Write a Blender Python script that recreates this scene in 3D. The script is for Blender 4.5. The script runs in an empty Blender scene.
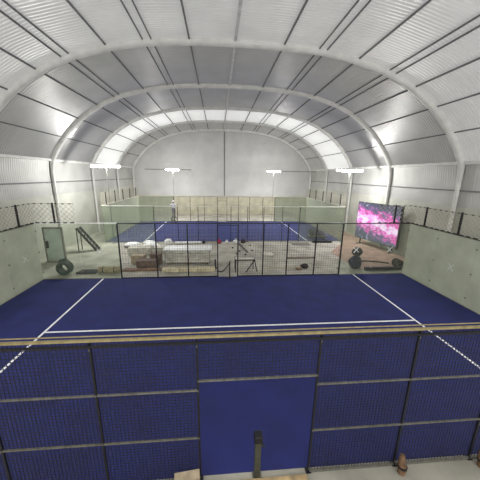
import bpy, bmesh, math, random
from mathutils import Vector, Matrix
random.seed(7)
C = bpy.context.scene
COL = C.collection
PI = math.pi

# ------------------------------------------------------------------ materials
def nmat(name):
    m = bpy.data.materials.new(name); m.use_nodes = True
    nt = m.node_tree
    return m, nt, nt.nodes['Principled BSDF'], nt.nodes['Material Output']

def mat(name, col, rough=.6, metal=0., noise=.08, scale=8., bump=0.):
    m, nt, b, o = nmat(name)
    b.inputs['Roughness'].default_value = rough
    b.inputs['Metallic'].default_value = metal
    tc = nt.nodes.new('ShaderNodeTexCoord')
    n = nt.nodes.new('ShaderNodeTexNoise'); n.inputs['Scale'].default_value = scale
    n.inputs['Detail'].default_value = 4
    nt.links.new(tc.outputs['Object'], n.inputs['Vector'])
    r = nt.nodes.new('ShaderNodeValToRGB')
    r.color_ramp.elements[0].position = .3; r.color_ramp.elements[1].position = .7
    r.color_ramp.elements[0].color = tuple(max(0, c * (1 - noise * 2)) for c in col) + (1,)
    r.color_ramp.elements[1].color = tuple(min(1, c * (1 + noise * 2)) for c in col) + (1,)
    nt.links.new(n.outputs['Fac'], r.inputs['Fac'])
    nt.links.new(r.outputs['Color'], b.inputs['Base Color'])
    if bump:
        bp = nt.nodes.new('ShaderNodeBump'); bp.inputs['Strength'].default_value = bump
        nt.links.new(n.outputs['Fac'], bp.inputs['Height'])
        nt.links.new(bp.outputs['Normal'], b.inputs['Normal'])
    return m

def emat(name, col, strength):
    m, nt, b, o = nmat(name)
    b.inputs['Base Color'].default_value = (*col, 1)
    b.inputs['Emission Color'].default_value = (*col, 1)
    b.inputs['Emission Strength'].default_value = strength
    return m

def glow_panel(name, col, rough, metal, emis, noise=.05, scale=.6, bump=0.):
    """roof sheet with a glow put in, imitating daylight bay by bay"""
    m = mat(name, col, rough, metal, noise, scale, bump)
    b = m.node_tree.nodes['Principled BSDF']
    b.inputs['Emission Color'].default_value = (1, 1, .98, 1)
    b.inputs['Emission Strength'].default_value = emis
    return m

def glass_mat(name, tint, fac, gloss=.06):
    m = bpy.data.materials.new(name); m.use_nodes = True
    nt = m.node_tree; nt.nodes.clear()
    o = nt.nodes.new('ShaderNodeOutputMaterial')
    t = nt.nodes.new('ShaderNodeBsdfTransparent'); t.inputs[0].default_value = (.93, .96, .92, 1)
    d = nt.nodes.new('ShaderNodeBsdfDiffuse')
    tl = nt.nodes.new('ShaderNodeBsdfTranslucent'); tl.inputs[0].default_value = (*tint, 1)
    g = nt.nodes.new('ShaderNodeBsdfGlossy'); g.inputs['Roughness'].default_value = .08
    tc = nt.nodes.new('ShaderNodeTexCoord')
    n = nt.nodes.new('ShaderNodeTexNoise'); n.inputs['Scale'].default_value = 1.3; n.inputs['Detail'].default_value = 5
    nt.links.new(tc.outputs['Object'], n.inputs['Vector'])
    r = nt.nodes.new('ShaderNodeValToRGB')
    r.color_ramp.elements[0].position = .3; r.color_ramp.elements[1].position = .75
    r.color_ramp.elements[0].color = tuple(c * .8 for c in tint) + (1,)
    r.color_ramp.elements[1].color = tuple(min(1, c * 1.15) for c in tint) + (1,)
    nt.links.new(n.outputs['Fac'], r.inputs['Fac']); nt.links.new(r.outputs['Color'], d.inputs[0])
    m0 = nt.nodes.new('ShaderNodeMixShader'); m0.inputs[0].default_value = .35
    nt.links.new(d.outputs[0], m0.inputs[1]); nt.links.new(tl.outputs[0], m0.inputs[2])
    m1 = nt.nodes.new('ShaderNodeMixShader'); m1.inputs[0].default_value = fac
    nt.links.new(t.outputs[0], m1.inputs[1]); nt.links.new(m0.outputs[0], m1.inputs[2])
    m2 = nt.nodes.new('ShaderNodeMixShader'); m2.inputs[0].default_value = gloss
    nt.links.new(m1.outputs[0], m2.inputs[1]); nt.links.new(g.outputs[0], m2.inputs[2])
    nt.links.new(m2.outputs[0], o.inputs[0])
    return m

M = {}
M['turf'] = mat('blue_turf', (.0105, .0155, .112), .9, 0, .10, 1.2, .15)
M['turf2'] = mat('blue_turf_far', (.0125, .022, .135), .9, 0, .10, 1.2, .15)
M['line'] = mat('white_line', (.80, .80, .84), .8, 0, .06, 30)
M['black'] = mat('black_steel', (.012, .012, .016), .45, .3, .1, 20)
M['rail'] = mat('dusty_rail', (.15, .145, .125), .5, .3, .15, 12)
M['toprail'] = mat('tan_rail', (.33, .27, .13), .45, .3, .12, 9)
M['whiterail'] = mat('white_rail', (.75, .76, .72), .5, 0, .08, 6)
M['paleRail'] = mat('cream_rail', (.55, .52, .42), .5, 0, .08, 6)
M['wire'] = mat('dark_wire', (.045, .045, .06), .5, .4, .1, 6)
M['wirenear'] = mat('black_wire', (.012, .012, .02), .6, .2, .1, 6)
M['wiregrey'] = mat('grey_wire', (.13, .13, .12), .5, .3, .1, 6)
M['wiretan'] = mat('tan_wire', (.36, .33, .25), .5, .2, .1, 6)
M['concrete'] = mat('concrete', (.36, .345, .295), .85, 0, .16, .9, .1)
M['wall_low'] = mat('grey_panel', (.42, .42, .37), .7, 0, .06, .8)
M['endwall'] = mat('white_end_panel', (.50, .50, .49), .6, 0, .05, .5)
M['beige'] = mat('beige_cladding', (.46, .435, .33), .7, 0, .10, 1.2)
M['rib'] = mat('pale_rib', (.56, .56, .54), .6, 0, .06, 2)
M['upwall'] = mat('corrugated_wall', (.40, .40, .385), .5, .2, .06, .6)
M['purlin'] = mat('dark_purlin', (.12, .12, .125), .6, 0, .1, 3)
M['purlinpale'] = mat('pale_purlin', (.5, .5, .5), .6, 0, .1, 3)
M['tube'] = emat('lit_tube', (1, 1, 1), 22)
M['glass'] = glass_mat('filmed_glass', (.70, .73, .61), .74, .02)
M['glassclear'] = glass_mat('clear_filmed_glass', (.46, .49, .41), .07, .02)
M['glassmid'] = glass_mat('light_film_glass', (.55, .58, .50), .15, .02)
M['glass2'] = glass_mat('filmed_glass_far', (.55, .58, .48), .42, .03)
M['tape'] = mat('white_tape', (.75, .77, .76), .7, 0, .1, 10)
M['roof_near'] = glow_panel('roof_foil_near_glow', (.56, .56, .55), .34, .35, .19)  # lighter tone and stronger glow put in for the brightly lit near bay
M['roof'] = glow_panel('roof_foil_dim_glow', (.37, .37, .36), .28, .45, .075)  # same foil toned darker, weaker glow put in for the dimmer bays
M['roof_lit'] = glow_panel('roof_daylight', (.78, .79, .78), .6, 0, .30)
M['wood'] = mat('brown_plank', (.17, .095, .05), .7, 0, .25, 5)
M['palewood'] = mat('pale_board', (.56, .50, .33), .7, 0, .12, 4)
M['card'] = mat('cardboard', (.36, .29, .20), .8, 0, .15, 5)
M['cardred'] = mat('dark_cardboard', (.13, .09, .07), .8, 0, .2, 5)
M['ply'] = mat('plywood', (.44, .32, .17), .7, 0, .22, 4)
M['plastic'] = mat('white_plastic', (.82, .83, .82), .5, 0, .1, 7, .6)
M['sack'] = mat('navy_cloth', (.010, .012, .035), .8, 0, .3, 6, .5)
M['sack2'] = mat('maroon_black_cloth', (.022, .012, .018), .8, 0, .4, 6, .5)
M['green'] = mat('dark_green_hose', (.018, .04, .032), .6, 0, .3, 8)
M['roll'] = mat('tan_roll', (.30, .235, .14), .8, 0, .2, 6, .3)
M['strip'] = mat('red_brown_strip', (.31, .205, .16), .85, 0, .12, 1.5)
M['greymat'] = mat('grey_mat', (.16, .15, .13), .85, 0, .12, 4)
M['red'] = mat('red_fabric', (.35, .02, .06), .8, 0, .2, 8, .4)
M['pane'] = mat('pale_pane', (.40, .46, .42), .3, 0, .08, 2)
M['crate'] = mat('pale_crate', (.50, .485, .42), .75, 0, .15, 3)
M['skin'] = mat('skin', (.45, .27, .19), .6, 0, .05, 20)
M['shirt'] = mat('pale_grey_shirt', (.66, .67, .74), .85, 0, .1, 12)
M['vest'] = mat('grey_trousers', (.20, .19, .22), .85, 0, .15, 12)
M['cap'] = mat('white_cap', (.85, .85, .88), .6, 0, .05, 20)
M['shoe'] = mat('dark_shoe', (.03, .03, .035), .6, 0, .1, 20)

# ------------------------------------------------------------------ helpers
class MB:
    def __init__(s): s.v = []; s.f = []; s.sm = []
    def add(s, vs, fs, smooth=False):
        k = len(s.v); s.v += [tuple(v) for v in vs]
        s.f += [tuple(i + k for i in f) for f in fs]; s.sm += [smooth] * len(fs); return s
    def box(s, x0, x1, y0, y1, z0, z1):
        v = [(x, y, z) for z in (z0, z1) for y in (y0, y1) for x in (x0, x1)]
        return s.add(v, [(0, 2, 3, 1), (4, 5, 7, 6), (0, 1, 5, 4), (2, 6, 7, 3), (0, 4, 6, 2), (1, 3, 7, 5)])
    def bar(s, a, b, w, h=None, n=4, roll=0., w2=None, smooth=None):
        """prism from a to b; n=4 gives a rectangular bar w x h, more sides a tube of diameter w"""
        a = Vector(a); b = Vector(b); d = (b - a).normalized(); h = h or w
        up = Vector((0, 0, 1)) if abs(d.z) < .95 else Vector((0, 1, 0))
        x = d.cross(up).normalized(); y = x.cross(d)
        q = (w2 / w) if w2 else 1
        vs = []
        for p, k in ((a, 1), (b, q)):
            for i in range(n):
                if n == 4: cx, cy = [(-1, -1), (1, -1), (1, 1), (-1, 1)][i]; cx *= w / 2; cy *= h / 2
                else: t = 2 * PI * i / n; cx, cy = math.cos(t) * w / 2, math.sin(t) * h / 2
                vs.append(p + (x * cx + y * cy) * k)
        fs = [(i, (i + 1) % n, n + (i + 1) % n, n + i) for i in range(n)]
        s.add(vs, fs, n > 4)
        return s.add(vs, [tuple(range(n - 1, -1, -1)), tuple(range(n, 2 * n))])
    def path(s, pts, w, n=8):
        """bent tube with continuous rings"""
        pts = [Vector(p) for p in pts]; rings = []
        side = None
        for i, p in enumerate(pts):
            d = (pts[min(i + 1, len(pts) - 1)] - pts[max(i - 1, 0)]).normalized()
            if side is None:
                up = Vector((0, 0, 1)) if abs(d.z) < .9 else Vector((0, 1, 0)); side = d.cross(up).normalized()
            side = (side - d * side.dot(d)).normalized(); y = side.cross(d)
            ww = w[i] if isinstance(w, (list, tuple)) else w
            rings.append([p + (side * math.cos(2 * PI * k / n) + y * math.sin(2 * PI * k / n)) * ww / 2 for k in range(n)])
        vs = [v for r in rings for v in r]
        fs = [(i * n + k, i * n + (k + 1) % n, (i + 1) * n + (k + 1) % n, (i + 1) * n + k) for i in range(len(pts) - 1) for k in range(n)]
        s.add(vs, fs, True)
        m = len(pts) - 1
        return s.add(vs, [tuple(range(n - 1, -1, -1)), tuple(m * n + k for k in range(n))])
    def lathe(s, prof, c, n=20):
        vs = []; fs = []
        for r, z in prof:
            for k in range(n): vs.append((c[0] + r * math.cos(2 * PI * k / n), c[1] + r * math.sin(2 * PI * k / n), c[2] + z))
        for i in range(len(prof) - 1):
            for k in range(n): fs.append((i * n + k, i * n + (k + 1) % n, (i + 1) * n + (k + 1) % n, (i + 1) * n + k))
        s.add(vs, fs, True)
        return s.add(vs, [tuple(range(n - 1, -1, -1)), tuple((len(prof) - 1) * n + k for k in range(n))])
    def blob(s, c, r, seed=0, amp=.12, nu=20, nv=12, flat=True):
        rnd = random.Random(seed); ph = [rnd.uniform(0, 6.3) for _ in range(8)]
        vs = []; fs = []
        for j in range(nv + 1):
            t = PI * j / nv
            for i in range(nu):
                p = 2 * PI * i / nu
                k = 1 + amp * (math.sin(3 * p + ph[0] + 2 * t) + .7 * math.sin(5 * p + ph[1] - 3 * t) + .6 * math.sin(4 * t + ph[2] + p))
                x, y, z = r[0] * k * math.sin(t) * math.cos(p), r[1] * k * math.sin(t) * math.sin(p), r[2] * math.cos(t) * (1 + amp * .5 * math.sin(2 * p + ph[3]) * math.sin(t))
                if flat: z = max(z, -r[2] * .8)
                vs.append((c[0] + x, c[1] + y, c[2] + z + (r[2] * .8 if flat else 0)))
        for j in range(nv):
            for i in range(nu): fs.append((j * nu + i, (j + 1) * nu + i, (j + 1) * nu + (i + 1) % nu, j * nu + (i + 1) % nu))
        return s.add(vs, fs, True)
    def build(s, name, m, parent=None, origin=None, bevel=0):
        me = bpy.data.meshes.new(name)
        o = bpy.data.objects.new(name, me); COL.objects.link(o)
        vs = s.v
        if parent is None and origin is None and vs:
            xs = [v[0] for v in vs]; ys = [v[1] for v in vs]; zs = [v[2] for v in vs]
            origin = ((min(xs) + max(xs)) / 2, (min(ys) + max(ys)) / 2, min(zs))
        off = Vector(origin) if origin else Vector((0, 0, 0))
        if parent is not None and origin is None:      # geometry is given in world space
            q = parent; off = Vector((0, 0, 0))
            while q is not None: off += q.location; q = q.parent
        me.from_pydata([tuple(Vector(v) - off) for v in vs], [], s.f)
        me.polygons.foreach_set('use_smooth', s.sm)
        me.materials.append(m); me.update()
        if parent is not None: o.parent = parent
        else: o.location = off
        if bevel:
            b = o.modifiers.new('bevel', 'BEVEL'); b.width = bevel; b.segments = 2; b.limit_method = 'ANGLE'
        return o

def tag(o, label, cat, group=None, kind=None):
    o['label'] = label; o['category'] = cat
    if group: o['group'] = group
    if kind: o['kind'] = kind
    return o
def thing(name, loc, label, cat, group=None, kind=None):
    o = bpy.data.objects.new(name, None); COL.objects.link(o); o.location = loc; o.empty_display_size = .2
    return tag(o, label, cat, group, kind)
def struct(mb, name, m, label, cat='structure'):
    o = mb.build(name, m); return tag(o, label, cat, None, 'structure')

# ------------------------------------------------------------------ the hall
XC = .1
PROF = [(0, 11.42), (1.5, 11.41), (3, 11.34), (4.2, 11.25), (5.8, 10.97), (7.3, 10.58), (8.5, 10.08), (9.6, 9.42), (10.4, 8.82), (11.1, 8.12), (11.8, 7.2), (12.3, 6.35)]
EAVE = (12.35, 6.35)
HALF = [(x, z) for x, z in PROF]
FULL = [(-x, z) for x, z in reversed(HALF)] + HALF[1:]
def roof_z(x):
    x = abs(x)
    for (x0, z0), (x1, z1) in zip(PROF, PROF[1:]):
        if x0 <= x <= x1: return z0 + (z1 - z0) * (x - x0) / (x1 - x0)
    return PROF[-1][1]
Y0, Y1 = -10., 34.
struct(MB().box(-13.2, 13.4, Y0, Y1 + .6, -.12, 0), 'floor', M['concrete'], 'pale dusty concrete floor of the hall', 'floor')

def norm_at(i):
    a = Vector(FULL[max(i - 1, 0)]); b = Vector(FULL[min(i + 1, len(FULL) - 1)]); d = (b - a).normalized()
    return Vector((-d.y, d.x))                 # outward
def corrugated_roof(name, ya, yb, m, label, period=.16, amp=.016, per=6):
    mb = MB(); n = int((yb - ya) / period * per); K = len(FULL)
    nor = [norm_at(i) for i in range(K)]
    vs = []
    for j in range(n + 1):
        y = ya + (yb - ya) * j / n; d = amp * math.sin(2 * PI * (y - ya) / period)
        for i, (x, z) in enumerate(FULL): vs.append((XC + x + nor[i].x * d, y, z + nor[i].y * d))
    fs = [(j * K + i, j * K + i + 1, (j + 1) * K + i + 1, (j + 1) * K + i) for j in range(n) for i in range(K - 1)]
    mb.add(vs, fs, True)
    o = mb.build(name, m); return tag(o, label, 'ceiling', None, 'structure')
corrugated_roof('ceiling', Y0, 10, M['roof_near'], 'corrugated arched roof bay nearest the viewer, toned brighter with added glow')
corrugated_roof('ceiling_middle', 10, 22, M['roof'], 'corrugated arched roof bays in the middle of the hall, toned dimmer')
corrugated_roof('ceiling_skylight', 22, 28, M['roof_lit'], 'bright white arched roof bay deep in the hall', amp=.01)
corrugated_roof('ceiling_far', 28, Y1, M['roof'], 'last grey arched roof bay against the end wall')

def side_wall(name, s, label):
    # lower flat panel
    x = XC + s * 12.42
    struct(MB().box(min(x, x + s * .12), max(x, x + s * .12), Y0, Y1, 0, 3.95), name, M['wall_low'], label, 'wall')
    mb = MB(); per = 6; period = .16; n = int((Y1 - Y0) / period * per)
    vs = []
    zs = [3.95, 4.7, 5.5, 6.4]
    for j in range(n + 1):
        y = Y0 + (Y1 - Y0) * j / n; d = .007 * math.sin(2 * PI * j / per)
        for z in zs: vs.append((x + d + s * .02 - s * .12 * max(0, (z - 5.5)) / .9, y, z))
    K = len(zs)
    mb.add(vs, [(j * K + i, j * K + i + 1, (j + 1) * K + i + 1, (j + 1) * K + i) for j in range(n) for i in range(K - 1)], True)
    struct(mb, name + '_upper', M['upwall'], 'corrugated upper ' + label, 'wall')
side_wall('wall_left', -1, 'grey side wall left of the courts')
side_wall('wall_right', 1, 'grey side wall right of the courts')

# end wall: arch-shaped white panels over beige cladding
mb = MB(); pts = [(XC + x, z) for x, z in FULL]
vs = [(x, Y1, z) for x, z in pts] + [(x, Y1, 2.55) for x, z in pts]
K = len(pts)
mb.add(vs, [(i, i + 1, K + i + 1, K + i) for i in range(K - 1)])
struct(mb, 'wall_back', M['endwall'], 'white panelled end wall under the last arch', 'wall')
struct(MB().box(XC - 12.5, XC + 12.5, Y1 - .05, Y1 + .1, 0, 2.6), 'wall_back_lower', M['beige'], 'beige cladding along the foot of the end wall', 'wall')
tn = [0]
def trim(mb, m, label):
    tn[0] += 1
    return struct(mb, 'trim_%d' % tn[0], m, label, 'trim')
# seams of end wall
trim(MB().box(XC - .05, XC + .05, Y1 - .06, Y1, 2.6, 11.4), M['purlin'], 'dark vertical centre seam of the end wall')
for z, xa, xb, q in ((4.3, -11, 11, 0), (5.6, -12, 12, 1), (7., -11.2, 11.2, 0), (8.4, -10.5, 10.5, 1), (9.8, -8.5, 8.5, 0)):
    trim(MB().box(XC + xa, XC + xb, Y1 - .035, Y1, z, z + .05), M['purlinpale'], 'thin horizontal seam across the end wall %.1f m up' % z)
# ribs
def rib(Y, w, label, m='rib'):
    mb = MB(); prof = [(-12.36, 0), (-12.36, 3), (-12.36, 5.6)] + FULL + [(12.36, 5.6), (12.36, 3), (12.36, 0)]
    K = len(prof); vs = []
    for i, (x, z) in enumerate(prof):
        a = Vector(prof[max(i - 1, 0)]); b = Vector(prof[min(i + 1, K - 1)]); d = (b - a).normalized(); nn = Vector((-d.y, d.x))
        ww = w * .88 if z > 6.2 else w * .5
        for dn, dy in ((.0, -.5), (-.25, -.5), (-.55, -.36), (-.7, 0), (-.55, .36), (-.25, .5), (0, .5)):
            vs.append((XC + x + nn.x * dn * ww, Y + dy * ww, max(0, z + nn.y * dn * ww)))
    fs = [(i * 7 + k, i * 7 + k + 1, (i + 1) * 7 + k + 1, (i + 1) * 7 + k) for i in range(K - 1) for k in range(6)]
    mb.add(vs, fs, True)
    trim(mb, M[m], label)
rib(10, .42, 'pale arched roof rib nearest the viewer')
rib(16, .40, 'second pale arched roof rib')
rib(22, .40, 'third arched roof rib before the bright bay')
rib(28, .40, 'fourth arched roof rib behind the bright bay')
rib(33.7, .40, 'last arched roof rib against the end wall')
rib(4, .42, 'arched roof rib overhead above the near court')
rib(-2, .42, 'arched roof rib behind the viewer')
# purlins
for x, w in ((.0, .12), (.66, .05), (2.15, .09), (3.8, .05), (4.17, .05), (5.77, .08), (7.35, .05), (7.68, .05), (8.8, .08), (10.1, .06), (11.3, .06)):
    for s in ((1,) if x == 0 else (-1, 1)):
        if x == .66 : continue
        X = XC + s * x if x else XC - .1
        z = roof_z(x)
        mb = MB()
        if x == 0: mb.bar((X, Y0, z - .06), (X, Y1 - .1, z - .06), w, .08); m = M['purlinpale']
        else:
            mb.bar((X, Y0, z - .05), (X, Y1 - .1, z - .05), w * .72, .06)
            m = M['purlin']
        trim(mb, m, 'thin dark roof purlin running lengthwise, %.1f m %s the ridge' % (x, 'right of' if s > 0 else 'left of') if x else 'pale ridge beam along the top of the roof')
for s in (-1, 1):
    trim(MB().bar((XC + s * 12.25, Y0, 6.32), (XC + s * 12.25, Y1 - .1, 6.32), .14, .16), M['rib'], 'pale eaves beam along the %s wall' % ('left' if s < 0 else 'right'))
    trim(MB().bar((XC + s * 12.37, Y0, 4.85), (XC + s * 12.37, Y1 - .1, 4.85), .05, .06), M['purlin'], 'dark seam line along the %s wall' % ('left' if s < 0 else 'right'))

# ------------------------------------------------------------------ courts
def turf(y0, m, label, dash):
    t = MB().box(-9.96, 9.96, y0 + .06, y0 + 9.94, 0, .015).build('artificial_turf', m); tag(t, label, 'court surface')
    z0, z1 = .017, .020
    def ln(x0, x1, ya, yb): MB().box(x0, x1, ya, yb, z0, z1).build('court_line', M['line'], t)
    w = .04
    for s in (-1, 1): ln(s * 6.95 - w, s * 6.95 + w, y0 + .07, y0 + 9.93)
    if y0 < 10: ln(-6.9, 6.9, y0 + 5 - w, y0 + 5 + w)
    # turf roll seams
    return t
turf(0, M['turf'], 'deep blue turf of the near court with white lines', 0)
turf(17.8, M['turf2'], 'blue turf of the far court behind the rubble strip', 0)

def rect_mesh(P, U, V, lu, lv, du, dv, t, mb=None):
    """welded wires in the rectangle P + u*U + v*V"""
    mb = mb or MB(); P = Vector(P); U = Vector(U); V = Vector(V)
    n = max(1, round(lu / du))
    for i in range(n + 1): mb.bar(P + U * lu * i / n, P + U * lu * i / n + V * lv, t)
    n = max(1, round(lv / dv))
    for i in range(n + 1): mb.bar(P + V * lv * i / n, P + V * lv * i / n + U * lu, t)
    return mb
def diamond_mesh(P, U, V, lu, lv, d, t):
    mb = MB(); P = Vector(P); U = Vector(U); V = Vector(V)
    k = -lv
    while k < lu:
        for sg in (1, -1):
            # line u = k + v*1 (sg 1) or mirrored
            v0 = max(0, -k); v1 = min(lv, lu - k)
            if v1 - v0 > .02:
                u0, u1 = k + v0, k + v1
                if sg < 0: u0, u1 = lu - u0, lu - u1
                mb.bar(P + U * u0 + V * v0, P + U * u1 + V * v1, t)
        k += d
    return mb

def cross_tape(c, U, V, t, nrm, size=.21, seed=0):
    rnd = random.Random(seed)
    mb = MB(); c = Vector(c); U = Vector(U); V = Vector(V); N = Vector(nrm)
    for a in (PI / 4 + rnd.uniform(-.12, .12), -PI / 4 + rnd.uniform(-.12, .12)):
        d = U * math.cos(a) + V * math.sin(a); e = U * -math.sin(a) + V * math.cos(a)
        p = [c + d * size + e * t, c + d * size - e * t, c - d * size - e * t, c - d * size + e * t]
        vs = [q + N * .016 for q in p] + [q - N * .016 for q in p]
        mb.add(vs, [(0, 1, 2, 3), (7, 6, 5, 4), (0, 4, 5, 1), (1, 5, 6, 2), (2, 6, 7, 3), (3, 7, 4, 0)])
    return mb

def glass_wall(P, U, nrm, n, label, gm, high, tapes=(), railm='black', wire='wiretan', wt=.012, dd=.22):
    """n panels of 2 m from P along U, 3 m high; 'high' = list of panel indices that carry a mesh panel up to 4 m"""
    P = Vector(P); U = Vector(U); N = Vector(nrm); Z = Vector((0, 0, 1))
    t = thing('glass_wall', P, label, 'glass wall')
    for i in range(n):
        a = P + U * (2 * i + .012); b = P + U * (2 * i + 1.988)
        q = [a - N * .006, b - N * .006, b + N * .006, a + N * .006]
        vs = [v + Z * .02 for v in q] + [v + Z * 2.98 for v in q]
        g = MB().add(vs, [(3, 2, 1, 0), (4, 5, 6, 7), (0, 1, 5, 4), (1, 2, 6, 5), (2, 3, 7, 6), (3, 0, 4, 7)]).build('glass_panel', gm, t)
        if i in tapes:
            cross_tape(P + U * (2 * i + 1) + Z * 1.47, U, Z, .014, N, seed=i * 7 + n).build('tape_cross', M['tape'], g)
    for i in range(n + 1):
        # short steel clamps at the joints
        if P.y > 11: break
        for z in (.4, 1.5, 2.6):
            c = P + U * (2 * i) + Z * z
            MB().bar(c - U * .035, c + U * .035, .05, .05).build('glass_clamp', M['rail'], t)
    mb = MB(); mb.bar(P + Z * 3.01, P + U * (2 * n) + Z * 3.01, .045, .05); mb.build('top_rail', M[railm], t)
    mb = MB(); mb.bar(P + Z * .015, P + U * (2 * n) + Z * .015, .05, .03); mb.build('bottom_rail', M['rail'], t)
    if high:
        for i in high:
            A = P + U * (2 * i) + Z * 3.04
            diamond_mesh(A, U, Z, 2, .94, dd, wt).build('mesh_panel', M[wire], t)
            # dashed clip rows along lower and upper edges
            for k in range(6):
                if P.y > 11: break
                c = A + U * (2 * (k + .5) / 6)
                MB().bar(c - U * .09, c + U * .09, .06, .05).build('mesh_clip', M['black'], t)
                c = c + Z * .95
                MB().bar(c - U * .05, c + U * .05, .04, .04).build('mesh_clip', M['black'], t)
            c = P + U * (2 * i + 1)
            MB().bar(c + Z * 3.0, c + Z * 4.04, .07, .07).build('post', M['black'], t)
        ks = sorted(high)
        a = P + U * (2 * ks[0]); b = P + U * (2 * ks[-1] + 2)
        MB().bar(a + Z * 4.0, b + Z * 4.0, .02, .02).build('upper_rail', M[wire], t)
    return t

Zv = (0, 0, 1)
# near court: left end, right end, far left pair, far right pair
glass_wall((-10, 0, 0), (0, 1, 0), (1, 0, 0), 5, 'long green-grey glass end wall left of the near court', M['glass'], [0, 1, 2, 3, 4], tapes=(1, 2, 3, 4), railm='rail')
glass_wall((10, 0, 0), (0, 1, 0), (-1, 0, 0), 5, 'long green-grey glass end wall right of the near court', M['glass'], [0, 1, 2, 3, 4], tapes=(1, 2, 3), railm='rail')
glass_wall((-10, 10, 0), (1, 0, 0), (0, -1, 0), 2, 'two taped glass panels at the far left corner of near court', M['glassclear'], [0], tapes=(1,), railm='whiterail', dd=.25)
glass_wall((6, 10, 0), (1, 0, 0), (0, -1, 0), 2, 'two taped glass panels at the far right corner of near court', M['glassclear'], [1], tapes=(0, 1), railm='black', dd=.25)

def fence(y, xs, gate, label, post, rail, top, wire, du, wt, pw=.07, railz=(1, 2), header=2.18, toph=.038):
    t = thing('mesh_fence', (0, y, 0), label, 'fence')
    for x in xs:
        mb = MB().bar((x, y, 0), (x, y, 3.0), pw, pw); p = mb.build('post', M[post], t)
        MB().box(x - .05, x + .05, y - .05, y + .05, .0, .02).build('base_plate', M['black'], p)
        if y < 1:
            for z in (.1, 1, 2, 2.85): MB().bar((x, y - pw / 2 - .01, z - .02), (x, y - pw / 2 - .01, z + .02), .02, .02, n=6).build('bolt', M['rail'], p)
    for a, b in zip(xs, xs[1:]):
        if (a, b) == gate:
            MB().bar((a, y - .01, header), (b, y - .01, header), .03, .03).build('gate_header', M[rail], t)
            rect_mesh((a, y, header), (1, 0, 0), Zv, b - a, 3 - header, du, du, wt).build('mesh_panel', M[wire], t)
            continue
        rect_mesh((a, y, .03), (1, 0, 0), Zv, b - a, 2.95, du, du, wt).build('mesh_panel', M[wire], t)
        for z in railz:
            MB().bar((a + pw / 2, y - .015, z), (b - pw / 2, y - .015, z), .026, .028).build('middle_rail', M[rail], t)
        MB().bar((a + pw / 2, y - .015, .03), (b - pw / 2, y - .015, .03), .04, .05).build('bottom_rail', M[rail], t)
    MB().bar((xs[0], y, 3.0), (xs[-1], y, 3.0), toph, toph).build('top_rail', M[top], t)
    return t
xs = [-6, -4.41, -2.8, -1.17, .87, 2.6, 4.2, 6]
f = fence(0, xs, (-1.17, .87), 'tall wire mesh fence in the foreground with open gateway', 'black', 'rail', 'toprail', 'wirenear', .062, .0068, pw=.036)
MB().bar((-6, -.045, 2.925), (6, -.045, 2.925), .03, .03).build('lower_top_rail', M['black'], f)
MB().bar((-6, 0, 3.075), (6, 0, 3.075), .014, .014).build('cable', M['toprail'], f)
xs2 = [-6, -4.1, -2.45, -.85, .25, 1.65, 3.0, 4.6, 6.1]
fence(10, xs2, (-.85, .25), 'wire mesh fence along the far side of the near court', 'black', 'black', 'black', 'wiregrey', .135, .0075, pw=.06, railz=(), header=2.9, toph=.055)
# far court
YB = 17.8
glass_wall((-10, YB, 0), (0, 1, 0), (1, 0, 0), 5, 'pale green glass end wall left of the far court', M['glass2'], [0, 1, 2, 3, 4], railm='paleRail', dd=.3, wt=.012)
glass_wall((10, YB, 0), (0, 1, 0), (-1, 0, 0), 5, 'pale green glass end wall right of the far court', M['glass2'], [0, 1, 2, 3, 4], railm='paleRail', dd=.3, wt=.012)
glass_wall((-10, YB, 0), (1, 0, 0), (0, -1, 0), 2, 'pale glass pair at the front left of the far court', M['glassmid'], [], railm='whiterail')
glass_wall((6, YB, 0), (1, 0, 0), (0, -1, 0), 2, 'pale glass pair at the front right of the far court', M['glassmid'], [], railm='whiterail')
glass_wall((-10, YB + 10, 0), (1, 0, 0), (0, -1, 0), 2, 'pale glass pair at the back left of the far court', M['glass2'], [], railm='paleRail')
glass_wall((6, YB + 10, 0), (1, 0, 0), (0, -1, 0), 2, 'pale glass pair at the back right of the far court', M['glass2'], [], railm='paleRail')
fence(YB, xs2, (-.85, .25), 'front mesh fence of the far court with white top rail', 'black', 'wiretan', 'whiterail', 'wiretan', .3, .006, pw=.045, railz=(), header=2.3)
fence(YB + 10, xs2, (-.85, .25), 'back mesh fence of the far court before beige wall', 'black', 'black', 'paleRail', 'wiretan', .3, .007, pw=.05, railz=(), header=2.5, toph=.09)

# ------------------------------------------------------------------ floodlights
def light(x, y, w, label, px, beam=None):
    t = thing('floodlight_pole', (px, y, 0), label, 'light', 'floodlights on poles round the far court')
    MB().bar((px, y, 0), (px, y, 6.02), .035, .035, n=10).build('pole', M['rail'], t)
    MB().box(px - .12, px + .12, y - .12, y + .12, 0, .02).build('base_plate', M['rail'], t)
    h = MB().box(x - w / 2 - .03, x + w / 2 + .03, y - .05, y + .13, 6.08, 6.13).build('lamp_housing', M['rail'], t)
    mb = MB(); mb.bar((x - w / 2, y, 6.0), (x + w / 2, y, 6.0), .17, .16, n=12)
    mb.build('lit_tube', M['tube'], h)
    if beam: MB().box(beam[0], beam[1], y + .1, y + .16, 6.0, 6.07).build('crossbar', M['purlin'], t)
light(-9.24, YB - .3, 2.1, 'glaring strip floodlight at upper left, large and near', -9.2)
light(9.9, YB - .3, 2.2, 'glaring strip floodlight at upper right, large and near', 9.9)
light(-6.08, YB + 10.3, 1.5, 'smaller distant strip floodlight left of the end wall seam', -6.0, (-9.2, -3.9))
light(5.85, YB + 10.3, 1.6, 'smaller distant strip floodlight right of the end wall seam', 5.85, (6.6, 11))

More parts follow.
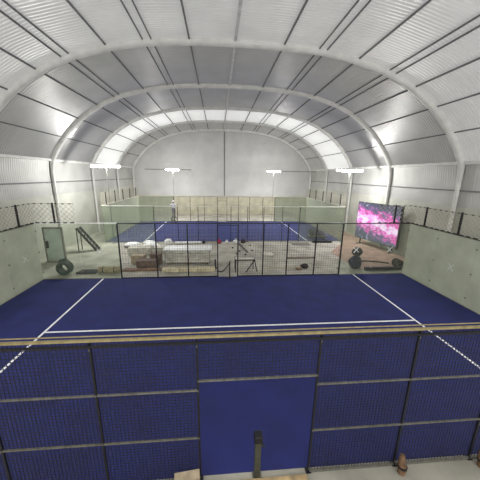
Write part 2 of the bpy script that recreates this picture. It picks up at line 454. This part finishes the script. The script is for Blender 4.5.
# ------------------------------------------------------------------ led screen
A = Vector((11.0, 17.5)); B = Vector((12.12, 13.6))
def screen():
    t = thing('video_screen', ((A.x + B.x) / 2, (A.y + B.y) / 2, 0), 'large glowing pink and lilac video screen standing by the right wall', 'screen')
    d = (B - A).normalized(); n = Vector((-d.y, d.x));
    if n.x > 0: n = -n
    W = (B - A).length; H0, H1 = .5, 3.52
    A3 = Vector((A.x, A.y, 0)); D = Vector((d.x, d.y, 0)); N = Vector((n.x, n.y, 0)); Z = Vector((0, 0, 1))
    def q(u, z, o): return A3 + D * u + Z * z + N * o
    def slab(mb, u0, u1, z0, z1, o0, o1):
        vs = [q(u, z, o) for z in (z0, z1) for o in (o0, o1) for u in (u0, u1)]
        mb.add(vs, [(0, 2, 3, 1), (4, 5, 7, 6), (0, 1, 5, 4), (2, 6, 7, 3), (0, 4, 6, 2), (1, 3, 7, 5)])
    mb = MB(); slab(mb, 0, W, H0, H1, -.1, 0); slab(mb, W - .1, W + .02, H0 - .1, H1 + .02, -.1, .03); mb.build('cabinet', M['black'], t)
    mb = MB()
    for u in (.5, W - .5):
        slab(mb, u - .04, u + .04, 0, H0 + .4, -.16, -.1); slab(mb, u - .05, u + .05, 0, .05, -.25, .3)
    mb.build('stand', M['black'], t)
    # picture
    m, nt, b, o = nmat('screen_picture')
    b.inputs['Base Color'].default_value = (.02, .02, .03, 1); b.inputs['Roughness'].default_value = .4
    L = nt.links
    tc = nt.nodes.new('ShaderNodeTexCoord'); sep = nt.nodes.new('ShaderNodeSeparateXYZ'); L.new(tc.outputs['UV'], sep.inputs[0])
    def math_(op, a, bb=None, c=None):
        k = nt.nodes.new('ShaderNodeMath'); k.operation = op
        for i, v in enumerate((a, bb, c)):
            if v is None: continue
            if isinstance(v, (int, float)): k.inputs[i].default_value = v
            else: L.new(v, k.inputs[i])
        return k.outputs[0]
    u, v = sep.outputs[0], sep.outputs[1]
    nz = nt.nodes.new('ShaderNodeTexNoise'); nz.inputs['Scale'].default_value = 7; nz.inputs['Detail'].default_value = 8; nz.inputs['Roughness'].default_value = .75
    L.new(tc.outputs['UV'], nz.inputs['Vector'])
    nz2 = nt.nodes.new('ShaderNodeTexNoise'); nz2.inputs['Scale'].default_value = 11; nz2.inputs['Detail'].default_value = 5
    mp = nt.nodes.new('ShaderNodeMapping'); mp.inputs['Location'].default_value = (3, 7, 1); L.new(tc.outputs['UV'], mp.inputs[0]); L.new(mp.outputs[0], nz2.inputs['Vector'])
    # band centre falls from .62 (left) to .47 (right)
    cen = math_('MULTIPLY_ADD', u, -.22, .60)
    dist = math_('ABSOLUTE', math_('SUBTRACT', v, cen))
    band = math_('SUBTRACT', 1.0, math_('MULTIPLY', dist, 2.0))
    val = math_('ADD', band, math_('MULTIPLY', math_('SUBTRACT', nz.outputs['Fac'], .5), 2.6))
    ramp = nt.nodes.new('ShaderNodeValToRGB'); e = ramp.color_ramp.elements
    e[0].position = .18; e[0].color = (.075, .085, .12, 1); e[1].position = 1.0; e[1].color = (1, .78, 1, 1)
    k = e.new(.42); k.color = (.20, .13, .30, 1); k = e.new(.62); k.color = (.85, .08, .42, 1); k = e.new(.8); k.color = (.88, .38, .88, 1)
    L.new(val, ramp.inputs[0])
    sp = math_('GREATER_THAN', nz2.outputs['Fac'], .62)
    mx = nt.nodes.new('ShaderNodeMixRGB'); mx.inputs[2].default_value = (.62, .55, .8, 1)
    L.new(math_('MULTIPLY', sp, .55), mx.inputs[0]); L.new(ramp.outputs[0], mx.inputs[1])
    L.new(mx.outputs[0], b.inputs['Emission Color']); b.inputs['Emission Strength'].default_value = 1.15
    mb = MB(); mb.add([q(.03, H0 + .03, .004), q(W - .12, H0 + .03, .004), q(W - .12, H1 - .03, .004), q(.03, H1 - .03, .004)], [(0, 1, 2, 3)])
    s = mb.build('picture', m, t)
    uv = s.data.uv_layers.new(name='uv')
    for li, c in zip(range(4), ((0, 0), (1, 0), (1, 1), (0, 1))): uv.data[li].uv = c
screen()

# ------------------------------------------------------------------ foreground
# net post in the gateway line
t = thing('net_post', (-.12, 0, 0), 'short grey post with black cap standing in the foreground gateway', 'post')
MB().box(-.12 - .085, -.12 + .085, -.058, .058, .0, .015).build('base_plate', M['rail'], t)
MB().box(-.12 - .055, -.12 + .055, -.055, .055, .015, .86).build('post_tube', mat('olive_post', (.055, .06, .045), .5, .3, .2, 9), t, bevel=.008)
MB().box(-.12 - .075, -.12 + .075, -.075, .075, .82, .98).build('cap', M['black'], t, bevel=.02)
MB().bar((-.045, 0, .7), (.0, 0, .7), .05, .05, n=10).build('winch_knob', M['black'], t)
# far net post
t = thing('net_post', (-.2, 9.8, .016), 'thin dark post standing by the far fence gateway', 'post')
MB().bar((-.2, 9.8, .016), (-.2, 9.8, .92), .06, .06).build('post_tube', M['black'], t)
MB().box(-.3, -.1, 9.7, 9.9, .0155, .035).build('base_plate', M['black'], t)

def carton(name, x, y, z, sx, sy, sz, m, label, cat, rot=0, flaps=True, group=None):
    t = thing(name, (x, y, z), label, cat, group)
    w = .012
    mb = MB()
    mb.box(x - sx / 2, x + sx / 2, y - sy / 2, y + sy / 2, z, z + w)
    for s in (-1, 1):
        mb.box(x + s * (sx / 2) - w / 2, x + s * (sx / 2) + w / 2, y - sy / 2, y + sy / 2, z, z + sz)
        mb.box(x - sx / 2, x + sx / 2, y + s * (sy / 2) - w / 2, y + s * (sy / 2) + w / 2, z, z + sz)
    mb.build('carton_body', m, t)
    if flaps:
        for s in (-1, 1):
            a = Vector((x, y + s * sy / 2, z + sz))
            mb = MB(); mb.add([(x - sx / 2, a.y, a.z), (x + sx / 2, a.y, a.z), (x + sx / 2, a.y + s * .13, a.z + .05), (x - sx / 2, a.y + s * .13, a.z + .05),
                               (x - sx / 2, a.y, a.z - .008), (x + sx / 2, a.y, a.z - .008), (x + sx / 2, a.y + s * .13, a.z + .042), (x - sx / 2, a.y + s * .13, a.z + .042)],
                              [(0, 1, 2, 3), (7, 6, 5, 4), (0, 4, 5, 1), (1, 5, 6, 2), (2, 6, 7, 3), (3, 7, 4, 0)])
            mb.build('flap', m, t)
    else:
        MB().box(x - sx / 2, x + sx / 2, y - sy / 2, y + sy / 2, z + sz, z + sz + w).build('lid', m, t)
    t.rotation_euler.z = rot
    return t
# plywood threshold sheets and the foreground box
tag(MB().box(-1.10, .82, -1.0, -.075, 0, .03).build('plywood_sheet', M['ply'], None, None), 'tan plywood sheet on the floor across the foreground gateway', 'plywood')
carton('cardboard_box', -1.37, -.36, 0, .44, .36, .26, M['card'], 'open cardboard box of odds and ends beside the gateway post', 'box', .1)
tag(MB().blob((-1.30, -.36, .02), (.10, .09, .17), 3, .1).build('plastic_bag', M['plastic']), 'crumpled white bag stuffed in the foreground cardboard box', 'bag')
tag(MB().blob((-1.50, -.36, .02), (.035, .05, .15), 5, .1).build('green_rag', M['green']), 'dark green rag in the foreground cardboard box', 'rag')
for x, lab in ((2.62, 'brown paper bundle leaning at second fence post right of gateway'), (4.28, 'brown paper bundle at the fence post on the right edge')):
    mb = MB(); mb.path([(x + .02, -.17, 0), (x + .04, -.16, .12), (x + .01, -.14, .27), (x + .02, -.13, .40)], [.13, .15, .12, .08], 12)
    t = tag(mb.build('paper_bundle', M['wood']), lab, 'bundle')
    MB().lathe([(.082, 0), (.084, .02), (.082, .04)], (x + .035, -.155, .13), 14).build('tie_band', M['black'], t)

# ------------------------------------------------------------------ things between the courts
tag(MB().add([(8.0, 10.9, .004), (12.3, 10.9, .004), (12.3, 25, .004), (10.15, 25, .004), (10.12, 17.7, .004), (7.6, 14.5, .004), (7.7, 10.9, .004)] +
             [(8.0, 10.9, .016), (12.3, 10.9, .016), (12.3, 25, .016), (10.15, 25, .016), (10.12, 17.7, .016), (7.6, 14.5, .016), (7.7, 10.9, .016)],
             [(6, 5, 4, 3, 2, 1, 0), (7, 8, 9, 10, 11, 12, 13)] + [(i, (i + 1) % 7, 7 + (i + 1) % 7, 7 + i) for i in range(7)]).build('floor_covering', M['strip']),
    'red-brown floor covering laid along the right side aisle', 'floor covering')
# dark bundles (right)
z0 = .016
tag(MB().blob((7.62, 11.0, z0), (.40, .30, .45), 11, .06).build('fabric_sack', M['sack']), 'bulky navy sack standing behind the right sideline end', 'sack')
tag(MB().blob((7.66, 11.0, .83), (.31, .26, .29), 13, .05).build('fabric_bundle', M['sack2']), 'rounded dark maroon bundle on top of the navy sack', 'bundle')
# wheel / coil and long black beam
def coil(x, y, z, R, r, m, name, label, cat, turns=3, axis='y', arc=2 * PI, tail=None):
    t = thing(name, (x, y, z), label, cat)
    for k in range(turns):
        rr = R - .0 * k; pts = []
        for i in range(25):
            a = -PI / 2 + arc * i / 24
            pts.append((x + rr * math.cos(a), y + (k - (turns - 1) / 2) * r * .95, z + R + r / 2 + rr * math.sin(a)))
        MB().path(pts, r, 8).build('hose_loop', m, t)
    if tail: MB().path(tail, r, 8).build('hose_tail', m, t)
    return t
coil(10.45, 11.1, z0, .2, .13, M['sack2'], 'hose_coil', 'black coiled hose standing at the right glass corner', 'hose', 4)
t = thing('steel_beam', (9.2, 10.72, z0), 'long black steel beam on the floor behind the right corner glass', 'beam')
MB().box(8.05, 10.3, 10.52, 10.66, z0, z0 + .02).box(8.05, 10.3, 10.58, 10.60, z0 + .02, z0 + .17).box(8.05, 10.3, 10.52, 10.66, z0 + .17, z0 + .2).build('beam_web', M['black'], t)
MB().box(8.03, 8.05, 10.51, 10.67, z0, z0 + .21).build('end_plate', M['black'], t)
MB().box(10.3, 10.32, 10.51, 10.67, z0, z0 + .21).build('end_plate', M['black'], t)
for (a, b, zz) in (((8.1, 12.2), (10.0, 11.9), 0), ((8.3, 12.7), (10.2, 12.1), 0)):
    pass
tag(MB().path([(8.1, 12.0, z0 + .04), (9.0, 12.25, z0 + .04), (9.6, 12.1, z0 + .04), (10.3, 11.7, z0 + .04)], .08).build('black_hose', M['sack2']), 'black hose snaking on the red-brown floor toward the coil', 'hose')
tag(MB().blob((9.0, 13.4, z0), (.12, .12, .08), 4).build('cloth_scrap', M['sack2']), 'small dark scrap on the red-brown floor covering', 'scrap')

# left: green hose loop, black pipes, tan roll, pane, stairs
t = coil(-9.3, 10.75, 0, .30, .17, M['green'], 'hose_coil', 'dark green coiled hose standing behind the left corner glass', 'hose', 3, tail=[(-9.3, 10.75, .09), (-9.58, 10.78, .09), (-9.66, 10.8, .35), (-9.5, 10.8, .78), (-9.2, 10.8, .84)])
for i, (ya, yb) in enumerate(((10.72, 10.72), (10.9, 10.92), (11.1, 11.1))):
    mb = MB().bar((-8.72 + .05 * i, ya, .07), (-7.65, yb, .07), .12, .12, n=10)
    tag(mb.build('black_pipe', M['black']), ['black pipe on the floor nearest the left corner glass', 'black pipe lying between two others behind left glass', 'rearmost black pipe on the floor behind left glass'][i], 'pipe', 'black pipes behind the left glass')
t = thing('turf_roll', (-6.95, 10.85, 0), 'tan rolled sheet lying behind the left corner glass', 'roll')
MB().bar((-7.55, 10.85, .19), (-6.4, 10.85, .19), .38, .38, n=18).build('rolled_sheet', M['roll'], t)
MB().bar((-7.3, 10.85, .19), (-7.25, 10.85, .19), .395, .395, n=18).bar((-6.7, 10.85, .19), (-6.65, 10.85, .19), .395, .395, n=18).build('strap', M['black'], t)
t = thing('glass_sheet', (-11.0, 13.05, 0), 'pale blue-green sheet standing upright by the left wall', 'sheet')
MB().box(-11.55, -10.5, 13.0, 13.03, .05, 2.12).build('sheet', M['pane'], t)
MB().box(-11.6, -11.53, 12.95, 13.08, 0, 2.2).box(-10.52, -10.45, 12.95, 13.08, 0, 2.2).box(-11.6, -10.45, 12.95, 13.08, 2.12, 2.22).box(-11.6, -10.45, 12.75, 13.28, 0, .05).build('frame', M['greymat'], t)
MB().box(-11.5, -11.35, 12.93, 12.98, .9, 1.35).build('handle', M['black'], t)
# small steel stair
t = thing('steel_stair', (-9.9, 15.7, 0), 'dark steel stair flight standing behind the left glass', 'stair')
a0 = Vector((-9.62, 15.6, 0)); a1 = Vector((-10.85, 15.6, 1.68))
for dy in (-.25, .25):
    MB().bar(a0 + Vector((0, dy, .03)), a1 + Vector((0, dy, 0)), .04, .16).build('stringer', M['black'], t)
    MB().bar((a1.x, 15.6 + dy, 0), (a1.x, 15.6 + dy, 1.68), .05, .05).build('leg', M['black'], t)
for k in range(7):
    p = a0.lerp(a1, (k + .6) / 7); MB().box(p.x - .13, p.x + .13, 15.38, 15.82, p.z + .02, p.z + .06).build('tread', M['black'], t)

# brown planks + cartons (left middle)
for i in range(5):
    y = 11.0 + .17 * (i % 3); z = .0 + .06 * (i // 3)
    x0 = -6.6 + .12 * i
    tag(MB().box(x0, x0 + 2.2, y, y + .15, z, z + .055).build('wooden_plank', M['wood']),
        ['brown plank on the floor, nearest the mesh fence', 'middle brown plank on the floor behind the mesh fence', 'brown plank on the floor, farthest from the mesh fence', 'brown plank on top of the pile, nearest the fence', 'brown plank on top of the pile, set farther back'][i], 'plank', 'brown planks by the left mesh fence')
carton('cardboard_box', -5.1, 11.85, 0, 1.2, .6, .42, M['cardred'], 'long dark brown carton beside the brown planks', 'box', .04, False)
carton('cardboard_box', -5.85, 12.65, 0, .8, .5, .5, M['card'], 'tan carton behind the long dark carton', 'box', -.08, False)
carton('cardboard_box', -4.75, 12.55, 0, .7, .5, .62, M['cardred'], 'upright dark carton beside the pale crate', 'box', .1, False)
# long pale crate with sheet stack
t = thing('packing_crate', (-2.75, 12.6, 0), 'long pale packing crate of boards behind the mesh fence', 'crate')
mb = MB()
for zz in (.12, .32, .52, .72): mb.box(-4.1, -1.35, 12.15, 12.18, zz, zz + .17)
mb.build('side_board', M['crate'], t)
mb = MB()
for zz in (.12, .32, .52, .72): mb.box(-4.1, -1.35, 13.0, 13.03, zz, zz + .17)
for s in (-4.1, -1.38): mb.box(s, s + .03, 12.15, 13.03, .12, .9)
mb.build('back_board', M['crate'], t)
mb = MB()
for x in (-4.0, -2.8, -1.55): mb.box(x, x + .1, 12.1, 13.05, 0, .12)
mb.build('skid', M['wood'], t)
MB().box(-4.2, -1.25, 12.08, 13.1, .92, .99).build('lid', M['plastic'], t)
mb = MB()
for x in (-4.0, -2.75, -1.5): mb.box(x, x + .09, 12.12, 12.15, .12, .92)
mb.build('batten', M['crate'], t)
# pale yellow boards low behind the fence
for i in range(3):
    x0 = -4.05 + 1.02 * i
    tag(MB().box(x0, x0 + .98, 10.75 + .02 * i, 11.15 + .02 * i, 0, .2).build('pale_board_stack' if 0 else 'foam_block', M['palewood'], bevel=.01),
        ['leftmost of three low cream blocks behind the mesh fence', 'middle of three low cream blocks behind the mesh fence', 'rightmost of three low cream blocks behind the mesh fence'][i], 'block', 'cream blocks by the mesh fence')
# white wrapped bundles at the far court edge
for i, (x, y, rx, ry, rz, lab) in enumerate(((-7.45, 16.5, .62, .4, .2, 'leftmost heap of white plastic wrap before the far court'),
                                        (-6.3, 17.2, .5, .3, .17, 'middle heap of white plastic wrap before the far court'),
                                        (-5.9, 16.1, .6, .4, .22, 'right heap of white plastic wrap before the far court'),
                                        (-4.8, 17.0, .30, .26, .28, 'small round white bundle before the far court'))):
    tag(MB().blob((x, y, 0), (rx, ry, rz), 20 + i, .1).build('plastic_wrap', M['plastic']), lab, 'bundle', 'white plastic heaps before the far court')
mb = MB().bar((-4.3, 17.2, .1), (-2.2, 17.25, .1), .2, .2, n=12)
tag(mb.build('foam_roll', M['plastic']), 'long thin white roll lying along the far court edge', 'roll')
carton('white_carton', -6.3, 14.6, 0, 1.5, .8, .5, M['crate'], 'wide pale carton in front of the white plastic heaps', 'box', .05, False)
carton('white_carton', -4.7, 14.9, 0, 1.2, .7, .4, M['crate'], 'low pale carton behind the long packing crate', 'box', -.1, False)
for i, (x, y, s, m, nm, lab, cat) in enumerate(((-.75, 17.3, .18, 'red', 'red_bag', 'small red bag at the far court front edge', 'bag'),
                                       (.62, 17.3, .17, 'plastic', 'white_bag', 'small white bag at the far court front edge', 'bag'),
                                       (1.25, 17.4, .18, 'sack2', 'dark_bag', 'small dark bag beside the little white bag', 'bag'),
                                       (-2.0, 17.4, .13, 'sack', 'navy_bag', 'tiny navy bag right of the thin white roll', 'bag'),
                                       (-.1, 17.45, .12, 'plastic', 'paper_cup_bag', 'tiny white bag between the red bag and gateway post', 'bag'))):
    mb = MB().blob((x, y, 0), (s * 1.1, s * .8, s), 40 + i, .1)
    t = tag(mb.build(nm if nm != 'paper_cup_bag' else 'white_bag', M[m]), lab, cat)
    MB().path([(x - s * .4, y, s * 1.6), (x - s * .3, y, s * 2.3), (x + s * .3, y, s * 2.3), (x + s * .4, y, s * 1.6)], .03, 6).build('bag_handle', M[m], t)
# black frame table and cable in the gateway
t = thing('work_table', (.72, 10.9, 0), 'black-framed work table just behind the fence gateway', 'table')
MB().box(.18, 1.28, 10.6, 11.2, .74, .77).build('tabletop', M['crate'], t)
MB().box(.15, 1.31, 10.57, 10.6, .72, .78).box(.15, 1.31, 11.2, 11.23, .72, .78).box(.15, .18, 10.6, 11.2, .72, .78).box(1.28, 1.31, 10.6, 11.2, .72, .78).build('table_frame', M['black'], t)
for x, y, dx in ((.18, 10.6, 0), (1.28, 10.6, -.5), (.18, 11.2, 0), (1.28, 11.2, 0)):
    MB().bar((x, y, .74), (x + dx, y, 0), .05, .05).build('leg', M['black'], t)
MB().bar((1.28, 10.62, .72), (1.45, 10.7, .0), .05, .05).build('prop', M['black'], t)
pts = [(-1.35, 10.9, .45), (-1.3, 10.85, .25), (-1.2, 10.8, .12), (-1.0, 10.75, .05), (-.7, 10.72, .05), (-.45, 10.75, .12), (-.2, 10.8, .28), (0, 10.9, .48), (.1, 11.05, .6), (.15, 11.25, .62)]
pts = [(-.85, 10.95, .03), (-.8, 10.75, .03), (-.65, 10.65, .03), (-.5, 10.9, .03), (-.3, 11.5, .03), (-.12, 12.1, .03), (-.03, 12.7, .03)]
tag(MB().path(pts, .06, 8).build('power_cable', M['black']), 'thick black cable curving over the floor beside the gateway', 'cable')
t = thing('fence_stub', (-1.0, 11.4, 0), 'short black stub post left of the curving cable', 'post')
MB().bar((-1.0, 11.4, 0), (-1.0, 11.4, .55), .1, .1).build('stub', M['black'], t)
MB().box(-1.12, -.88, 11.3, 11.5, 0, .02).build('base_plate', M['black'], t)
tag(MB().bar((.85, 17.2, .04), (1.32, 14.6, .04), .08, .06).build('steel_rod', M['black']), 'dark rod lying aslant on the floor past the gateway', 'rod')
for i, (x, y) in enumerate(((.3, 15.8), (.75, 14.9), (1.1, 14.0), (1.75, 16.5), (1.7, 15.0), (.5, 14.2))):
    tag(MB().blob((x, y, 0), (.07, .07, .05), 60 + i).build('debris_scrap', M['sack2']), 'small dark scrap on the concrete past the gateway', 'scrap', 'dark scraps past the gateway')
tag(MB().box(3.9, 5.9, 13.05, 13.25, 0, .05).build('wooden_plank', M['cardred']), 'lone brown plank on the floor right of the gateway', 'plank')
tag(MB().box(5.3, 6.8, 16.6, 17.4, 0, .03).build('floor_mat', M['greymat']), 'dark grey mat on the concrete before the far court', 'mat')
tag(MB().path([(1.9, 11.2, .02), (2.8, 11.35, .02), (3.6, 11.2, .02), (4.6, 11.4, .02), (5.6, 11.25, .02)], .045, 6).build('extension_cord', M['palewood']), 'pale yellow cord lying along the mesh fence', 'cord')
tag(MB().blob((4.5, 11.2, 0), (.24, .2, .16), 71, .12).build('tool_bag', M['sack2']), 'dark tool bag on the floor by the right mesh bay', 'bag')
tag(MB().box(3.9, 4.2, 10.85, 11.1, 0, .08).build('wood_offcut', M['wood']), 'brown wood offcut left of the dark tool bag', 'wood')
tag(MB().box(2.3, 3.1, 13.6, 14.3, 0, .10).build('foam_sheet', M['crate']), 'pale low sheet stack on the concrete right of the gateway', 'sheet')
# dark machine on the far court right
t = thing('hand_cart', (8.1, 18.8, .016), 'dark loaded hand cart at the right of the far court', 'cart')
MB().box(7.3, 8.9, 18.4, 19.3, .2, .28).build('platform', M['black'], t)
MB().blob((7.85, 18.85, .28), (.5, .4, .42), 81, .08).build('load', M['sack'], t)
MB().blob((8.45, 18.85, .28), (.38, .36, .26), 82, .1).build('load', M['sack'], t)
MB().path([(7.35, 18.5, .25), (7.2, 18.5, 1.2), (7.2, 19.2, 1.2), (7.35, 19.2, .25)], .05).build('push_handle', M['black'], t)
for x in (7.5, 8.7):
    for y in (18.45, 19.25):
        MB().bar((x, y - .03, .128), (x, y + .03, .128), .22, .22, n=14).build('wheel', M['black'], t)
t = thing('steel_beam', (8.0, 17.4, 0), 'black steel beam lying before the loaded hand cart', 'beam')
MB().box(7.2, 8.9, 17.2, 17.5, 0, .03).box(7.2, 8.9, 17.33, 17.37, .03, .12).box(7.2, 8.9, 17.2, 17.5, .12, .15).build('beam_web', M['black'], t)

# ------------------------------------------------------------------ person on step stool
def person():
    PX, PY, PZ = -5.95, 27.1, .675
    J = {}; edges = []
    def j(n, x, y, z, r, p=None):
        J[n] = (len(J), (x, y, z), r)
        if p: edges.append((J[p][0], J[n][0]))
    j('pelvis', 0, 0, .95, .15)
    j('belly', 0, 0, 1.08, .165, 'pelvis'); j('chest', 0, .0, 1.28, .185, 'belly'); j('upper', 0, .01, 1.42, .12, 'chest')
    j('neck', 0, .01, 1.50, .058, 'upper'); j('headb', 0, .02, 1.58, .085, 'neck'); j('headm', 0, .025, 1.67, .10, 'headb'); j('headt', 0, .02, 1.75, .07, 'headm')
    for s, n in ((-1, 'l'), (1, 'r')):
        j('sh' + n, s * .19, .01, 1.40, .068, 'upper')
        # arms raised forward to the fence
        j('el' + n, s * .38, .12, 1.24, .048, 'sh' + n)
        j('wr' + n, s * .24, .34, 1.33, .032, 'el' + n)
        j('pa' + n, s * .21, .47, 1.37, .038, 'wr' + n)
        for k, (dx, dl) in enumerate(((-.03, .075), (-.01, .085), (.012, .08), (.034, .062))):
            j('f%d%s' % (k, n), s * .21 + dx, .505, 1.40, .011, 'pa' + n)
            j('g%d%s' % (k, n), s * .21 + dx * 1.15, .505 + dl * .45, 1.40 + dl * .2, .009, 'f%d%s' % (k, n))
            j('h%d%s' % (k, n), s * .21 + dx * 1.15, .505 + dl * .75, 1.37 + dl * .1, .008, 'g%d%s' % (k, n))
        j('t0' + n, s * .21 - s * .045, .455, 1.37, .012, 'pa' + n); j('t1' + n, s * .21 - s * .065, .49, 1.385, .010, 't0' + n)
        j('hip' + n, s * .10, 0, .88, .10, 'pelvis')
        j('kn' + n, s * .12, .03, .49, .065, 'hip' + n)
        j('an' + n, s * .12, -.01, .10, .042, 'kn' + n)
        j('he' + n, s * .12, .02, .045, .045, 'an' + n); j('to' + n, s * .13, .16, .035, .04, 'he' + n)
    me = bpy.data.meshes.new('person_skeleton')
    me.from_pydata([v[1] for v in J.values()], edges, [])
    o = bpy.data.objects.new('person', me); COL.objects.link(o)
    sk = o.modifiers.new('skin', 'SKIN'); sk.use_smooth_shade = True
    for (i, p, r) in J.values():
        sv = me.skin_vertices[0].data[i]; sv.radius = (r, r * .82 if i < 4 else r); sv.use_root = (i == 0)
    ss = o.modifiers.new('sub', 'SUBSURF'); ss.levels = 1; ss.render_levels = 1
    dg = bpy.context.evaluated_depsgraph_get(); ev = o.evaluated_get(dg)
    m2 = bpy.data.meshes.new_from_object(ev); COL.objects.unlink(o); bpy.data.objects.remove(o)
    for m in ('skin', 'shirt', 'vest', 'shoe'): m2.materials.append(M[m])
    for p in m2.polygons:
        c = p.center; p.use_smooth = True
        hand = c.y > .36 and c.z > 1.2
        p.material_index = 0 if c.z > 1.5 or hand else (1 if c.z > 1.0 else (2 if c.z > .12 else 3))
    b = bpy.data.objects.new('person', m2); COL.objects.link(b); b.location = (PX, PY, PZ)
    b.rotation_euler.z = .25; b.scale = (1.06, 1.06, 1.04)
    tag(b, 'person in pale shirt and white cap working at the far court back fence', 'person')
    h = MB(); h.lathe([(.106, 0), (.112, .03), (.105, .07), (.08, .11), (.03, .13)], (0, .02, 1.68), 16)
    h.add([(-.09, .1, 1.70), (.09, .1, 1.70), (.06, .21, 1.69), (-.06, .21, 1.69)], [(0, 1, 2, 3)])
    h.build('cap', M['cap'], b, (0, 0, 0))
    # face
    f = MB(); f.blob((0, .128, 1.655), (.014, .02, .022), 1, 0, 8, 6, False); f.build('nose', M['skin'], b, (0, 0, 0))
    f = MB()
    for s in (-1, 1): f.blob((s * .035, .118, 1.685), (.012, .008, .008), 1, 0, 8, 6, False)
    f.build('eyes', M['shoe'], b, (0, 0, 0))
    f = MB().box(-.025, .025, .112, .122, 1.605, 1.613); f.build('mouth', M['red'], b, (0, 0, 0))
    f = MB()
    for s in (-1, 1): f.blob((s * .103, .02, 1.66), (.012, .022, .032), 1, 0, 8, 6, False)
    f.build('ears', M['skin'], b, (0, 0, 0))
    t = thing('step_ladder', (PX, PY, .016), 'dark step ladder carrying the person at the far court back fence', 'ladder')
    MB().box(PX - .28, PX + .28, PY - .17, PY + .26, .61, .655).build('top_step', M['black'], t)
    MB().box(PX - .26, PX + .26, PY - .34, PY - .18, .30, .33).build('tread', M['black'], t)
    for s in (-1, 1):
        MB().bar((PX + s * .25, PY - .15, .62), (PX + s * .3, PY - .45, .035), .04, .05).build('leg', M['black'], t)
        MB().bar((PX + s * .25, PY + .22, .62), (PX + s * .3, PY + .42, .035), .04, .05).build('leg', M['black'], t)
person()

# ------------------------------------------------------------------ lights, world, camera
def area(x, y, z, sx, sy, e, rx=0., rz=0., col=(1, 1, 1)):
    l = bpy.data.lights.new('area', 'AREA'); l.shape = 'RECTANGLE'; l.size = sx; l.size_y = sy; l.energy = e; l.color = col
    o = bpy.data.objects.new('lamp_or_fill', l); COL.objects.link(o); o.location = (x, y, z); o.rotation_euler = (rx, 0, rz)
    return o
def bulb(x, y, z, e, r=.1, col=(1, .985, .95)):
    l = bpy.data.lights.new('bulb', 'POINT'); l.energy = e; l.shadow_soft_size = r; l.color = col
    o = bpy.data.objects.new('lamp_or_fill', l); COL.objects.link(o); o.location = (x, y, z)
# light of the four fittings of the far court
for x, y, e in ((-9.24, YB - .3, 620), (9.9, YB - .3, 620), (-6.08, YB + 10.3, 900), (5.85, YB + 10.3, 900)):
    bulb(x, y, 5.86, e)
    area(x, y, 5.8, 2, .3, 240)
# the near court has its own pair of poles, out of the frame to the sides
for x in (-10.6, 10.8): bulb(x, 1.0, 6.1, 700)
# added fill lights behind the viewer, one facing the courts, one aimed upward
area(0, -9.5, 5, 18, 8, 900, PI / 2, 0, (1, .99, .96))
area(0, -6, 6.0, 14, 5, 500, PI * .93, 0)

w = bpy.data.worlds.new('world'); C.world = w; w.use_nodes = True
w.node_tree.nodes['Background'].inputs[0].default_value = (1, .99, .95, 1)
w.node_tree.nodes['Background'].inputs[1].default_value = .8

cam = bpy.data.cameras.new('camera'); co = bpy.data.objects.new('camera', cam); COL.objects.link(co)
cam.sensor_width = 36; cam.lens = 19.5727; cam.clip_start = .05; cam.clip_end = 200
r = Vector((.99649092, -.08235276, .01496195)); u = Vector((.00529381, .24040689, .97065777)); f = Vector((.0835333 * -1, -.96717245, .23999924))
f = -Vector((.0835333, .96717245, -.23999924))
mtx = Matrix((r, u, f)).transposed().to_4x4(); mtx.translation = Vector((-.822873, -3.673633, 5.484910))
co.matrix_world = mtx
C.camera = co
C.view_settings.view_transform = 'Standard'
C.view_settings.look = 'None'
C.view_settings.exposure = 0
